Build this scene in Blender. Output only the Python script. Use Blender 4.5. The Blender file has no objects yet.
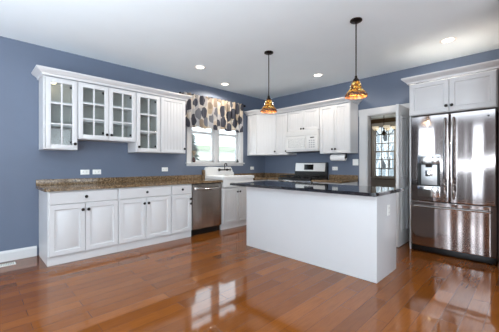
import bpy, bmesh, math, random
from mathutils import Vector, Matrix
random.seed(7)
PI = math.pi
sc = bpy.context.scene
COL = sc.collection

# ------------------------------------------------------------------ camera
H = 2.761
cam_d = bpy.data.cameras.new('camera')
cam = bpy.data.objects.new('camera', cam_d)
COL.objects.link(cam)
cam.location = (4.571, -5.066, 1.192)
cam.rotation_euler = (PI / 2, 0, math.radians(45.262))
cam_d.sensor_width = 36
cam_d.lens = 280.25 * 36 / 499
cam_d.shift_y = -0.0028
cam_d.clip_start = 0.02
cam_d.clip_end = 200
sc.camera = cam

# ------------------------------------------------------------------ world, exposure
w = bpy.data.worlds.new('world')
sc.world = w
w.use_nodes = True
bg = w.node_tree.nodes['Background']
bg.inputs[0].default_value = (0.80, 0.90, 1.0, 1)
bg.inputs[1].default_value = 5.5
sc.view_settings.view_transform = 'Standard'
sc.view_settings.look = 'None'
sc.view_settings.gamma = 1
sc.view_settings.exposure = -0.17


def area(name, loc, rot, sx, sy, power, col=(1, 1, 1)):
    d = bpy.data.lights.new(name, 'AREA')
    d.shape = 'RECTANGLE'
    d.size = sx
    d.size_y = sy
    d.energy = power
    d.color = col
    o = bpy.data.objects.new(name, d)
    o.location = loc
    o.rotation_euler = rot
    COL.objects.link(o)
    return o


# daylight entering through the big windows behind the camera
REAR = [(1.75, 1.3), (3.42, .42), (6.1, 2.2)]
for x, wd in REAR:
    area('daylight_rear_window', (x, -8.22, 1.45), (PI / 2 + .75, 0, 0), wd, 2.1, 42 * wd, (0.84, 0.92, 1.0))
for y in (-7.0, -5.1, -3.2):
    area('daylight_side_window', (8.22, y, 1.45), (PI / 2 + .75, 0, PI / 2), 1.5, 2.1, 12, (0.88, 0.94, 1.0))
area('ceiling_fill', (4.4, -6.0, 1.28), (PI - .12, -.08, 0), 4.6, 1.8, 265, (0.84, 0.93, 1.0))  # added upward fill behind the camera, brightens the ceiling; no real source
sun_d = bpy.data.lights.new('sun', 'SUN')
sun_d.energy = 1.5
sun_d.angle = 0.2
sun_d.color = (1, 0.96, 0.9)
sun = bpy.data.objects.new('sun', sun_d)
sun.rotation_euler = (math.radians(50), 0, math.radians(60))
COL.objects.link(sun)


# ------------------------------------------------------------------ helpers: materials
def lin(c):
    return tuple(((v / 255) / 12.92 if v / 255 <= .04045 else ((v / 255 + .055) / 1.055) ** 2.4) for v in c) + (1,)


class N:
    def __init__(s, name):
        s.m = bpy.data.materials.new(name)
        s.m.use_nodes = True
        s.t = s.m.node_tree
        s.b = s.t.nodes['Principled BSDF']
        s.out = s.t.nodes['Material Output']

    def n(s, ty, **kw):
        o = s.t.nodes.new(ty)
        for k, v in kw.items():
            setattr(o, k, v)
        return o

    def l(s, a, b):
        s.t.links.new(a, b)

    def coord(s, scale=(1, 1, 1), loc=(0, 0, 0), rot=(0, 0, 0)):
        tc = s.n('ShaderNodeTexCoord')
        mp = s.n('ShaderNodeMapping')
        mp.inputs['Scale'].default_value = scale
        mp.inputs['Location'].default_value = loc
        mp.inputs['Rotation'].default_value = rot
        s.l(tc.outputs['Object'], mp.inputs[0])
        return mp.outputs[0]

    def noise(s, vec, scale, detail=4, rough=.5):
        o = s.n('ShaderNodeTexNoise')
        o.inputs['Scale'].default_value = scale
        o.inputs['Detail'].default_value = detail
        o.inputs['Roughness'].default_value = rough
        s.l(vec, o.inputs['Vector'])
        return o

    def ramp(s, fac, stops, interp='LINEAR'):
        o = s.n('ShaderNodeValToRGB')
        o.color_ramp.interpolation = interp
        e = o.color_ramp.elements
        while len(e) < len(stops):
            e.new(0.5)
        for i, (p, c) in enumerate(stops):
            e[i].position = p
            e[i].color = c if len(c) == 4 else lin(c)
        s.l(fac, o.inputs[0])
        return o.outputs[0]

    def bump(s, h, strength, dist=.01):
        o = s.n('ShaderNodeBump')
        o.inputs['Strength'].default_value = strength
        o.inputs['Distance'].default_value = dist
        s.l(h, o.inputs['Height'])
        s.l(o.outputs[0], s.b.inputs['Normal'])
        return o

    def mix(s, fac, a, b, mode='MIX'):
        o = s.n('ShaderNodeMix', data_type='RGBA', blend_type=mode)
        for sock, v in ((o.inputs[0], fac), (o.inputs[6], a), (o.inputs[7], b)):
            if isinstance(v, (int, float)):
                sock.default_value = v
            elif isinstance(v, tuple):
                sock.default_value = v
            else:
                s.l(v, sock)
        return o.outputs[2]


def paint(name, rgb, rough=.5, var=.03, metal=0, nscale=3, bump=0, bscale=200, coat=0):
    k = N(name)
    v = k.coord()
    nz = k.noise(v, nscale, 3)
    a = lin(rgb)
    lo = tuple(x * (1 - var) for x in a[:3]) + (1,)
    hi = tuple(min(1, x * (1 + var)) for x in a[:3]) + (1,)
    k.l(k.ramp(nz.outputs[0], [(.3, lo), (.7, hi)]), k.b.inputs['Base Color'])
    k.b.inputs['Roughness'].default_value = rough
    k.b.inputs['Metallic'].default_value = metal
    if coat:
        k.b.inputs['Coat Weight'].default_value = coat
        k.b.inputs['Coat Roughness'].default_value = .1
    if bump:
        k.bump(k.noise(v, bscale, 2).outputs[0], bump, .002)
    return k.m


M = {}
M['wall'] = paint('blue_grey_wall_paint', (97, 108, 127), .55, .02, bump=.05)
M['ceiling'] = paint('ceiling_paint', (236, 245, 250), .8, .01)
M['cab'] = paint('white_cabinet_paint', (206, 206, 207), .32, .01)
M['trim'] = paint('white_trim_paint', (208, 208, 208), .35, .01)
M['plate'] = paint('white_plastic', (240, 240, 236), .3, .01)
M['slot'] = paint('dark_slot', (40, 40, 42), .5, .02)
M['enamel'] = paint('white_enamel', (222, 222, 221), .12, .01, coat=.5)
M['micro'] = paint('white_appliance_plastic', (210, 210, 209), .25, .01)
M['micro_win'] = paint('pale_grey_mesh_window', (160, 162, 165), .25, .05, nscale=60)
M['black'] = paint('black_plastic', (12, 12, 13), .35, .05)
M['blackgloss'] = paint('black_glass', (10, 10, 12), .08, .05)
M['iron'] = paint('cast_iron', (20, 20, 21), .55, .1, nscale=30)
M['bronze'] = paint('oil_rubbed_bronze', (38, 32, 30), .38, .1, metal=.7)
M['brown_wall'] = paint('brown_wall_paint', (100, 82, 62), .6, .03)
M['taupe'] = paint('taupe_wall_paint', (112, 92, 84), .6, .03)
M['rear_wall'] = paint('dark_brown_wall_paint', (76, 64, 62), .6, .03)
M['cab_in'] = paint('cabinet_interior', (176, 176, 170), .5, .02)
M['backdrop'] = paint('grey_backdrop_siding', (128, 134, 138), .8, .1)
M['paper'] = paint('paper_towel', (240, 240, 240), .8, .02, nscale=40)
M['cool_light'] = paint('clear_plastic', (225, 225, 225), .4, .02)
M['vase'] = paint('dark_glazed_vase', (66, 44, 42), .25, .15, nscale=20)
M['dry'] = paint('dried_flowers', (150, 124, 92), .8, .2, nscale=60)
M['green_glass'] = paint('dark_green_bottle', (44, 52, 50), .15, .1)
M['siding'] = paint('neighbour_siding', (226, 226, 214), .7, .04)
M['eave'] = paint('neighbour_eave', (150, 158, 136), .7, .05)
M['roof'] = paint('neighbour_roof', (206, 208, 206), .8, .08, nscale=10)
M['snow'] = paint('pale_winter_ground', (196, 200, 196), .9, .1)
M['bark'] = paint('bare_tree_bark', (176, 176, 176), .9, .2, nscale=20)
M['conifer'] = paint('grey_green_foliage', (150, 150, 142), .9, .3, nscale=30)
M['aluminium'] = paint('aluminium', (190, 192, 194), .35, .03, metal=1)


def m_floor():
    k = N('hardwood_planks')
    v = k.coord(rot=(0, 0, PI / 2))
    br = k.n('ShaderNodeTexBrick')
    br.offset = .37
    br.offset_frequency = 2
    br.inputs['Color1'].default_value = (0, 0, 0, 1)
    br.inputs['Color2'].default_value = (1, 1, 1, 1)
    br.inputs['Mortar'].default_value = (.5, .5, .5, 1)
    br.inputs['Scale'].default_value = 1
    br.inputs['Mortar Size'].default_value = .0016
    br.inputs['Mortar Smooth'].default_value = .3
    br.inputs['Bias'].default_value = 0
    br.inputs['Brick Width'].default_value = .95
    br.inputs['Row Height'].default_value = .127
    k.l(v, br.inputs['Vector'])
    base = k.ramp(br.outputs['Color'], [(0, (114, 64, 22)), (.35, (124, 70, 25)), (.7, (131, 75, 28)), (1, (141, 82, 32))])
    v2 = k.coord(scale=(14, 1.0, 1))
    g = k.noise(v2, 5, 6, .6)
    grain = k.ramp(g.outputs[0], [(.3, (.78, .75, .72, 1)), (.55, (1, 1, 1, 1)), (.8, (1.1, 1.08, 1.05, 1))])
    c = k.mix(.8, base, grain, 'MULTIPLY')
    g2 = k.noise(k.coord(), 1.2, 3)
    c = k.mix(.5, c, k.ramp(g2.outputs[0], [(.3, (.86, .84, .82, 1)), (.7, (1.08, 1.08, 1.08, 1))]), 'MULTIPLY')
    c = k.mix(br.outputs['Fac'], c, lin((84, 46, 24)))
    k.l(c, k.b.inputs['Base Color'])
    rr = k.ramp(k.noise(k.coord(), 3, 4).outputs[0], [(.3, (.05, .05, .05, 1)), (.7, (.09, .09, .09, 1))])
    k.l(rr, k.b.inputs['Roughness'])
    k.b.inputs['IOR'].default_value = 1.48
    inv = k.n('ShaderNodeMath', operation='MULTIPLY_ADD')
    k.l(br.outputs['Fac'], inv.inputs[0])
    inv.inputs[1].default_value = -1
    inv.inputs[2].default_value = 1
    hs = k.n('ShaderNodeMath', operation='MULTIPLY_ADD')
    k.l(g.outputs[0], hs.inputs[0])
    hs.inputs[1].default_value = .03
    k.l(inv.outputs[0], hs.inputs[2])
    wv = k.n('ShaderNodeMath', operation='MULTIPLY_ADD')
    k.l(br.outputs['Color'], wv.inputs[0])
    wv.inputs[1].default_value = .08
    k.l(hs.outputs[0], wv.inputs[2])
    k.bump(wv.outputs[0], .10, .004)
    return k.m


M['floor'] = m_floor()


def m_granite(name, stops, scale, rough=.1):
    k = N(name)
    v = k.coord()
    a = k.noise(v, scale, 8, .75)
    vo = k.n('ShaderNodeTexVoronoi')
    vo.inputs['Scale'].default_value = scale * 1.6
    k.l(v, vo.inputs['Vector'])
    c1 = k.ramp(a.outputs[0], stops)
    c2 = k.ramp(vo.outputs['Color'], [(.2, stops[0][1]), (.55, stops[len(stops) // 2][1]), (.9, stops[-1][1])])
    k.l(k.mix(.45, c1, c2), k.b.inputs['Base Color'])
    k.b.inputs['Roughness'].default_value = rough
    return k.m


M['granite'] = m_granite('brown_granite', [(.30, (26, 22, 20)), (.44, (76, 58, 42)), (.56, (126, 102, 74)), (.70, (192, 168, 136))], 48, .12)
M['granite_black'] = m_granite('black_granite', [(.35, (12, 12, 14)), (.52, (22, 22, 26)), (.62, (44, 44, 50)), (.75, (90, 90, 96))], 60, .05)


def m_steel(name, rgb=(178, 174, 172), rough=.2, wav=.25):
    k = N(name)
    v = k.coord(scale=(60, 60, .6))
    nz = k.noise(v, 6, 4, .6)
    a = lin(rgb)
    k.l(k.ramp(nz.outputs[0], [(.3, tuple(x * .93 for x in a[:3]) + (1,)), (.7, tuple(min(1, x * 1.05) for x in a[:3]) + (1,))]), k.b.inputs['Base Color'])
    k.b.inputs['Metallic'].default_value = 1
    k.b.inputs['Roughness'].default_value = rough
    w2 = k.noise(k.coord(scale=(4.6, 4.6, .16)), 1.7, 0)
    k.bump(w2.outputs[0], wav, .06)
    return k.m


M['steel'] = m_steel('brushed_stainless', (184, 177, 176), .10, .09)
M['steel_dw'] = m_steel('brushed_stainless_dishwasher', (206, 200, 195), .24, .12)
M['steel_sat'] = m_steel('satin_stainless', (214, 212, 210), .38, .02)
M['steel_bright'] = m_steel('polished_stainless', (200, 198, 196), .14, .05)


def m_glass():
    k = N('clear_glass')
    t = k.n('ShaderNodeBsdfTransparent')
    t.inputs[0].default_value = (.94, .96, .96, 1)
    g = k.n('ShaderNodeBsdfGlossy')
    g.inputs['Roughness'].default_value = .03
    nz = k.noise(k.coord(), 2, 1)
    b = k.n('ShaderNodeBump')
    b.inputs['Strength'].default_value = .03
    k.l(nz.outputs[0], b.inputs['Height'])
    k.l(b.outputs[0], g.inputs['Normal'])
    lw = k.n('ShaderNodeLayerWeight')
    lw.inputs['Blend'].default_value = .5
    pw = k.n('ShaderNodeMath', operation='POWER')
    k.l(lw.outputs['Facing'], pw.inputs[0])
    pw.inputs[1].default_value = 5
    f = k.n('ShaderNodeMath', operation='MULTIPLY_ADD')
    k.l(pw.outputs[0], f.inputs[0])
    f.inputs[1].default_value = .9
    f.inputs[2].default_value = .035
    mx = k.n('ShaderNodeMixShader')
    k.l(f.outputs[0], mx.inputs[0])
    k.l(t.outputs[0], mx.inputs[1])
    k.l(g.outputs[0], mx.inputs[2])
    k.l(mx.outputs[0], k.out.inputs[0])
    return k.m


M['glass'] = m_glass()


def m_emit(name, rgb, s):
    k = N(name)
    k.b.inputs['Base Color'].default_value = lin(rgb)
    k.b.inputs['Emission Color'].default_value = lin(rgb)
    k.b.inputs['Emission Strength'].default_value = s
    k.noise(k.coord(), 4)
    return k.m


M['lamp'] = m_emit('lit_lens', (255, 246, 232), 6)
M['puck'] = m_emit('lit_puck', (255, 238, 205), 5)
M['shade_cream'] = m_emit('lit_cream_glass', (248, 234, 205), .75)


def m_tiffany():
    k = N('stained_glass')
    v = k.coord(scale=(1, 1, .8))
    vo = k.n('ShaderNodeTexVoronoi')
    vo.inputs['Scale'].default_value = 44
    k.l(v, vo.inputs['Vector'])
    sep = k.n('ShaderNodeSeparateColor')
    k.l(vo.outputs['Color'], sep.inputs[0])
    col = k.ramp(sep.outputs[0], [(0, (90, 48, 16)), (.2, (192, 128, 40)), (.42, (214, 166, 70)), (.62, (226, 192, 110)), (.78, (140, 78, 24))], 'CONSTANT')
    ed = k.n('ShaderNodeTexVoronoi', feature='DISTANCE_TO_EDGE')
    ed.inputs['Scale'].default_value = 44
    k.l(v, ed.inputs['Vector'])
    lead = k.ramp(ed.outputs['Distance'], [(.04, (0, 0, 0, 1)), (.09, (1, 1, 1, 1))])
    c = k.mix(1.0, col, lead, 'MULTIPLY')
    k.l(c, k.b.inputs['Base Color'])
    k.l(c, k.b.inputs['Emission Color'])
    k.b.inputs['Emission Strength'].default_value = .22
    k.b.inputs['Roughness'].default_value = .2
    return k.m


M['tiffany'] = m_tiffany()


def m_rim():
    k = N('stained_glass_rim')
    v = k.coord()
    vo = k.n('ShaderNodeTexVoronoi')
    vo.inputs['Scale'].default_value = 46
    k.l(v, vo.inputs['Vector'])
    sep = k.n('ShaderNodeSeparateColor')
    k.l(vo.outputs['Color'], sep.inputs[0])
    c = k.ramp(sep.outputs[0], [(0, (50, 24, 12)), (.35, (96, 48, 20)), (.65, (150, 92, 34)), (.8, (66, 32, 16))], 'CONSTANT')
    k.l(c, k.b.inputs['Base Color'])
    k.l(c, k.b.inputs['Emission Color'])
    k.b.inputs['Emission Strength'].default_value = .05
    return k.m


M['rim'] = m_rim()


def m_valance():
    k = N('leaf_print_fabric')
    tc = k.n('ShaderNodeTexCoord')

    def leaves(scale, seed, ang, thr, cols, under):
        mp = k.n('ShaderNodeMapping')
        mp.inputs['Scale'].default_value = (1, 1, .6)
        mp.inputs['Rotation'].default_value = (ang, 0, 0)
        mp.inputs['Location'].default_value = (0, seed, seed * .7)
        k.l(tc.outputs['Object'], mp.inputs[0])
        # flatten depth so folds do not change the print
        sp = k.n('ShaderNodeSeparateXYZ')
        k.l(mp.outputs[0], sp.inputs[0])
        cb = k.n('ShaderNodeCombineXYZ')
        k.l(sp.outputs[1], cb.inputs[0])
        k.l(sp.outputs[2], cb.inputs[1])
        vo = k.n('ShaderNodeTexVoronoi')
        vo.inputs['Scale'].default_value = scale
        vo.inputs['Randomness'].default_value = .4
        k.l(cb.outputs[0], vo.inputs['Vector'])
        wob = k.noise(cb.outputs[0], 14, 2)
        ad = k.n('ShaderNodeMath', operation='MULTIPLY_ADD')
        k.l(wob.outputs[0], ad.inputs[0])
        ad.inputs[1].default_value = .35
        k.l(vo.outputs['Distance'], ad.inputs[2])
        mk = k.ramp(ad.outputs[0], [(thr, (1, 1, 1, 1)), (thr + .03, (0, 0, 0, 1))])
        s2 = k.n('ShaderNodeSeparateColor')
        k.l(vo.outputs['Color'], s2.inputs[0])
        cc = k.ramp(s2.outputs[0], cols, 'CONSTANT')
        return k.mix(mk, under, cc)
    base = lin((214, 208, 202))
    c = leaves(7.5, 3.3, .5, .70, [(0, (206, 194, 180)), (.35, (192, 190, 192)), (.7, (190, 174, 154))], base)
    c = leaves(7.2, 0.4, -.4, .66, [(0, (84, 86, 98)), (.35, (124, 126, 134)), (.6, (70, 72, 84)), (.82, (158, 144, 130))], c)
    k.l(c, k.b.inputs['Base Color'])
    k.b.inputs['Roughness'].default_value = .85
    k.bump(k.noise(k.coord(), 400, 2).outputs[0], .1, .001)
    return k.m


M['valance'] = m_valance()


# ------------------------------------------------------------------ helpers: geometry
def B():
    return bmesh.new()


def box(bm, x0, x1, y0, y1, z0, z1, bev=0):
    r = bmesh.ops.create_cube(bm, size=1)
    vs = r['verts']
    for v in vs:
        v.co = Vector(((x0 + x1) / 2 + v.co.x * (x1 - x0), (y0 + y1) / 2 + v.co.y * (y1 - y0), (z0 + z1) / 2 + v.co.z * (z1 - z0)))
    if bev:
        es = list({e for v in vs for e in v.link_edges})
        bmesh.ops.bevel(bm, geom=es, offset=bev, segments=2, profile=.6, affect='EDGES')
    return bm


def lathe(bm, prof, cx=0, cy=0, seg=24, axis='Z', wave=None):
    """prof: list of (radius, height) revolved about the axis through (cx, cy)."""
    rings = []
    for r, h in prof:
        ring = []
        for i in range(seg):
            a = 2 * PI * i / seg
            rr = r * (1 + (wave(a, h) if wave else 0))
            u, v = rr * math.cos(a), rr * math.sin(a)
            if axis == 'Z':
                p = (cx + u, cy + v, h)
            elif axis == 'Y':
                p = (cx + u, h, cy + v)
            else:
                p = (h, cx + u, cy + v)
            ring.append(bm.verts.new(p))
        rings.append(ring)
    for a, b in zip(rings, rings[1:]):
        for i in range(seg):
            j = (i + 1) % seg
            bm.faces.new((a[i], a[j], b[j], b[i]))
    if prof[0][0] > 1e-5:
        bm.faces.new(rings[0][::-1])
    if prof[-1][0] > 1e-5:
        bm.faces.new(rings[-1])
    return bm


def tube(bm, pts, r, seg=10):
    pts = [Vector(p) for p in pts]
    rs = r if isinstance(r, (list, tuple)) else [r] * len(pts)
    rings = []
    up = Vector((.13, .21, .97))
    for i, p in enumerate(pts):
        d = (pts[min(i + 1, len(pts) - 1)] - pts[max(i - 1, 0)]).normalized()
        if abs(d.dot(up)) > .95:
            up = Vector((1, .1, 0)).normalized()
        s = d.cross(up).normalized()
        t = s.cross(d).normalized()
        rings.append([bm.verts.new(p + (s * math.cos(2 * PI * k / seg) + t * math.sin(2 * PI * k / seg)) * rs[i]) for k in range(seg)])
    for a, b in zip(rings, rings[1:]):
        for k in range(seg):
            j = (k + 1) % seg
            bm.faces.new((a[k], a[j], b[j], b[k]))
    bm.faces.new(rings[0][::-1])
    bm.faces.new(rings[-1])
    return bm


def sweep(bm, path, prof):
    """sweep prof [(out, z)] along an xy polyline, mitred; 'out' is to the right of travel."""
    P = [Vector(p) for p in path]
    rows = []
    for i, p in enumerate(P):
        ns = []
        if i > 0:
            d = (P[i] - P[i - 1]).normalized()
            ns.append(Vector((d.y, -d.x)))
        if i < len(P) - 1:
            d = (P[i + 1] - P[i]).normalized()
            ns.append(Vector((d.y, -d.x)))
        if len(ns) == 2:
            m = (ns[0] + ns[1]).normalized()
            m = m / max(.3, m.dot(ns[0]))
        else:
            m = ns[0]
        rows.append([bm.verts.new((p.x + m.x * o, p.y + m.y * o, z)) for o, z in prof])
    n = len(prof)
    for a, b in zip(rows, rows[1:]):
        for k in range(n):
            j = (k + 1) % n
            bm.faces.new((a[k], b[k], b[j], a[j]))
    bm.faces.new(rows[0])
    bm.faces.new(rows[-1][::-1])
    return bm


def ring_panel(bm, x0, x1, z0, z1, yb, prof):
    """closed slab facing -Y: back at yb, prof = [(inset, y)] from the outer edge to the centre."""
    def rect(i, y):
        return [bm.verts.new(c) for c in ((x0 + i, y, z0 + i), (x1 - i, y, z0 + i), (x1 - i, y, z1 - i), (x0 + i, y, z1 - i))]
    prev = rect(0, yb)
    bm.faces.new(prev)
    for i, y in prof:
        cur = rect(i, y)
        for k in range(4):
            j = (k + 1) % 4
            bm.faces.new((prev[k], cur[k], cur[j], prev[j]))
        prev = cur
    bm.faces.new(prev[::-1])
    return bm


def obj(name, bm, mat, parent=None, smooth=True, loc=None, rz=0):
    bmesh.ops.recalc_face_normals(bm, faces=bm.faces[:])
    me = bpy.data.meshes.new(name)
    bm.to_mesh(me)
    bm.free()
    me.materials.append(mat)
    if smooth:
        me.polygons.foreach_set('use_smooth', [True] * len(me.polygons))
        try:
            me.set_sharp_from_angle(angle=math.radians(32))
        except Exception:
            pass
    o = bpy.data.objects.new(name, me)
    COL.objects.link(o)
    if parent:
        o.parent = parent
    if loc:
        o.location = loc
    o.rotation_euler.z = rz
    return o


def tag(o, label, cat, group=None, kind=None):
    o['label'] = label
    o['category'] = cat
    if group:
        o['group'] = group
    if kind:
        o['kind'] = kind
    return o


def thing(name, label, cat, loc=(0, 0, 0), rz=0, group=None, kind=None):
    o = bpy.data.objects.new(name, None)
    o.empty_display_size = .1
    COL.objects.link(o)
    o.location = loc
    o.rotation_euler.z = rz
    return tag(o, label, cat, group, kind)


def struct(name, bm, mat, label, cat, parent=None, smooth=False):
    o = obj(name, bm, mat, parent, smooth)
    if not parent:
        tag(o, label, cat, kind='structure')
    return o


def copy_tree(o, parent=None):
    c = o.copy()
    COL.objects.link(c)
    if parent:
        c.parent = parent
    for ch in list(o.children):
        copy_tree(ch, c)
    return c


def wall_boxes(bm, axis, t0, t1, a0, a1, z0, z1, holes):
    """wall slab between t0..t1 in thickness, a0..a1 along, with rectangular holes (a0,a1,z0,z1)."""
    As = sorted({a0, a1} | {h[0] for h in holes} | {h[1] for h in holes})
    Zs = sorted({z0, z1} | {h[2] for h in holes} | {h[3] for h in holes})
    for p, q in zip(As, As[1:]):
        for r, s in zip(Zs, Zs[1:]):
            m, n = (p + q) / 2, (r + s) / 2
            if any(h[0] < m < h[1] and h[2] < n < h[3] for h in holes):
                continue
            if axis == 'X':
                box(bm, t0, t1, p, q, r, s)
            else:
                box(bm, p, q, t0, t1, r, s)
    bmesh.ops.remove_doubles(bm, verts=bm.verts, dist=1e-5)
    # drop the internal faces shared by neighbouring cells
    cent = {}
    for f in bm.faces:
        c = f.calc_center_median()
        cent.setdefault((round(c.x, 4), round(c.y, 4), round(c.z, 4)), []).append(f)
    dead = [f for fs in cent.values() if len(fs) > 1 for f in fs]
    bmesh.ops.delete(bm, geom=dead, context='FACES_ONLY')
    return bm


# ------------------------------------------------------------------ room shell
WX1, WY0, WY1 = 8.1, -8.1, 4.9
struct('floor', box(B(), 0, WX1, WY0, WY1, -.1, 0), M['floor'], 'glossy reddish brown hardwood plank floor', 'floor')
struct('ceiling', box(B(), -.12, WX1 + .12, WY0 - .12, WY1 + .12, H, H + .12), M['ceiling'], 'flat white ceiling with recessed lights', 'ceiling')
WIN = (-2.12, -.84, 1.235, 2.30)
struct('wall_left', wall_boxes(B(), 'X', -.12, 0, WY0, 0.06, 0, H, [WIN]), M['wall'], 'blue grey wall behind the long cabinet run and window', 'wall')
struct('wall_back', wall_boxes(B(), 'Y', 0, .12, 0, WX1, 0, H, [(2.47, 3.25, 0, 2.08)]), M['wall'], 'blue grey wall behind the range with the dining room doorway', 'wall')
struct('wall_partition', box(B(), 4.352, 4.45, -1.57, -.001, 0, H), M['taupe'], 'taupe wall end at the right side of the refrigerator', 'wall')
rear_h = [(x - wd / 2, x + wd / 2, .08, 2.5) for x, wd in REAR]
side_h = [(y - .75, y + .75, .4, 2.5) for y in (-7.0, -5.1, -3.2)]
struct('wall_rear', wall_boxes(B(), 'Y', WY0 - .12, WY0, -.12, WX1 + .12, 0, H, rear_h), M['rear_wall'], 'window wall behind the viewer', 'wall')
struct('wall_right', wall_boxes(B(), 'X', WX1, WX1 + .12, WY0, WY1, 0, H, side_h), M['wall'], 'window wall at the right behind the viewer', 'wall')
struct('wall_dining_left', box(B(), -.12, 0, .061, WY1, 0, H), M['brown_wall'], 'brown left wall of the dining room', 'wall')
DW = (.70, 1.36, .76, 2.52)
struct('wall_dining_far', wall_boxes(B(), 'Y', WY1, WY1 + .12, -.12, WX1 + .12, 0, H, [DW]), M['brown_wall'], 'brown far wall of the dining room seen through the doorway', 'wall')
# mullions of the windows behind the viewer
bm = B()
for x, wd in REAR:
    box(bm, x - .025, x + .025, WY0 - .08, WY0 - .04, .08, 2.5)
    box(bm, x - wd / 2, x + wd / 2, WY0 - .08, WY0 - .04, 1.43, 1.48)
    for s in (-1, 1):
        box(bm, x + s * (wd / 2 + .04) - .05, x + s * (wd / 2 + .04) + .05, WY0 - .01, WY0 + .02, .32, 2.58)
struct('window_3', bm, M['trim'], 'white window frames in the wall behind the viewer', 'window')
bm = B()
for y in (-7.0, -5.1, -3.2):
    box(bm, WX1 + .04, WX1 + .08, y - .025, y + .025, .4, 2.5)
    box(bm, WX1 + .04, WX1 + .08, y - .75, y + .75, 1.43, 1.48)
    for s in (-1, 1):
        box(bm, WX1 - .02, WX1 + .01, y + s * .79 - .05, y + s * .79 + .05, .32, 2.58)
struct('window_4', bm, M['trim'], 'white window frames in the right wall behind the viewer', 'window')

# baseboards
bprof = [(0, 0), (.016, 0), (.016, .10), (.012, .115), (.006, .13), (0, .13)]
struct('baseboard_left', sweep(B(), [(.0005, WY0 + .02), (.0005, -4.462)], bprof), M['trim'], 'white baseboard along the blue wall left of the cabinets', 'baseboard')

# ---- doorway casing
bm = B()
cas = .135
box(bm, 2.47 - cas, 2.475, -.02, 0, 0, 2.08, .004)
box(bm, 3.245, 3.34, -.02, 0, 0, 2.08, .004)
box(bm, 2.47 - cas - .01, 3.344, -.024, 0, 2.072, 2.192, .005)
box(bm, 2.47, 2.485, -.0, .14, 0, 2.08)
box(bm, 3.235, 3.25, -.0, .14, 0, 2.08)
box(bm, 2.47, 3.25, -.0, .14, 2.065, 2.08)
struct('trim_1', bm, M['trim'], 'white casing around the dining room doorway', 'door casing')

# ---- open door leaf
bm = B()
prof = [(0, -.0), (.002, .0)]
box(bm, 0, .038, 0, .71, .012, 2.058, .003)
leaf = obj('door_1', bm, M['trim'], loc=(3.192, -.745, 0))
tag(leaf, 'open white panelled door standing edge-on beside the refrigerator', 'door', kind='structure')
for (y0, y1, z0, z1) in ((.10, .33, .22, .86), (.38, .61, .22, .86), (.10, .33, 1.0, 1.9), (.38, .61, 1.0, 1.9)):
    for side in (0, 1):
        bm = B()
        ring_panel(bm, y0, y1, z0, z1, 0, [(0, -.008), (.012, -.008), (.02, -.003), (.04, -.003), (.055, -.007)])
        rot = Matrix.Rotation(PI / 2 if side else -PI / 2, 4, 'Z')
        bmesh.ops.transform(bm, matrix=rot, verts=bm.verts)
        dx = .0375 if side else .0005
        # rotate maps local x -> +-y ; shift back into range
        ys = [v.co.y for v in bm.verts]
        sh = y0 - min(ys)
        for v in bm.verts:
            v.co.y += sh
            v.co.x += dx
        obj('door_panel', bm, M['trim'], leaf)

# ---- kitchen window (in the left wall, looking along -X)
y0, y1, z0, z1 = WIN
bm = B()
box(bm, 0, .02, y0 - .085, y0 + .005, z0, z1 + .09, .004)
box(bm, 0, .02, y1 - .005, y1 + .085, z0, z1 + .09, .004)
box(bm, 0, .022, y0 - .085, y1 + .085, z1 - .005, z1 + .10, .004)
box(bm, -.12, 0, y0, y0 + .02, z0, z1)
box(bm, -.12, 0, y1 - .02, y1, z0, z1)
box(bm, -.12, 0, y0, y1, z1 - .02, z1)
win = struct('window_1', bm, M['trim'], 'white double casement window above the farmhouse sink', 'window')
bm = B()
box(bm, -.12, .055, y0 - .10, y1 + .10, z0 - .028, z0, .006)
box(bm, 0, .018, y0 - .085, y1 + .085, z0 - .07, z0 - .028, .004)
obj('window_sill', bm, M['trim'], win)
yc = (y0 + y1) / 2
box_m = B()
box(box_m, -.10, -.02, yc - .05, yc + .05, z0, z1 - .02, .003)
box(box_m, -.10, -.03, y0 + .02, y1 - .02, 1.80, 1.845, .003)
obj('mullion', box_m, M['trim'], win)
for a, b in ((y0 + .02, yc - .05), (yc + .05, y1 - .02)):
    bm = B()
    f = .045
    box(bm, -.09, -.045, a, a + f, z0, z1 - .02, .003)
    box(bm, -.09, -.045, b - f, b, z0, z1 - .02, .003)
    box(bm, -.09, -.045, a, b, z0, z0 + f, .003)
    box(bm, -.09, -.045, a, b, z1 - .07, z1 - .02, .003)
    s = obj('sash', bm, M['trim'], win)
    obj('glass_pane', box(B(), -.07, -.066, a + f, b - f, z0 + f, z1 - .07), M['glass'], s)

# ---- dining window
x0, x1, z0, z1 = DW
bm = B()
Y = WY1
box(bm, x0 - .09, x0, Y - .02, Y, z0 - .07, z1 + .09)
box(bm, x1, x1 + .09, Y - .02, Y, z0 - .07, z1 + .09)
box(bm, x0 - .09, x1 + .09, Y - .022, Y, z1, z1 + .1)
box(bm, x0 - .12, x1 + .12, Y - .06, Y, z0 - .05, z0)
win2 = struct('window_2', bm, M['trim'], 'tall white gridded window in the dining room', 'window')
for k, (a, b) in enumerate(((z0, (z0 + z1) / 2 + .02), ((z0 + z1) / 2 - .02, z1))):
    bm = B()
    yy = Y + .03 + k * .03
    box(bm, x0, x0 + .04, yy, yy + .03, a, b)
    box(bm, x1 - .04, x1, yy, yy + .03, a, b)
    box(bm, x0, x1, yy, yy + .03, a, a + .045)
    box(bm, x0, x1, yy, yy + .03, b - .045, b)
    for t in (1 / 3, 2 / 3):
        xm = x0 + (x1 - x0) * t
        box(bm, xm - .016, xm + .016, yy + .005, yy + .02, a, b)
        zm = a + (b - a) * t
        box(bm, x0, x1, yy + .005, yy + .02, zm - .016, zm + .016)
    s = obj('sash', bm, M['trim'], win2)
    obj('glass_pane', box(B(), x0 + .04, x1 - .04, yy + .010, yy + .013, a + .045, b - .045), M['glass'], s)
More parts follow.
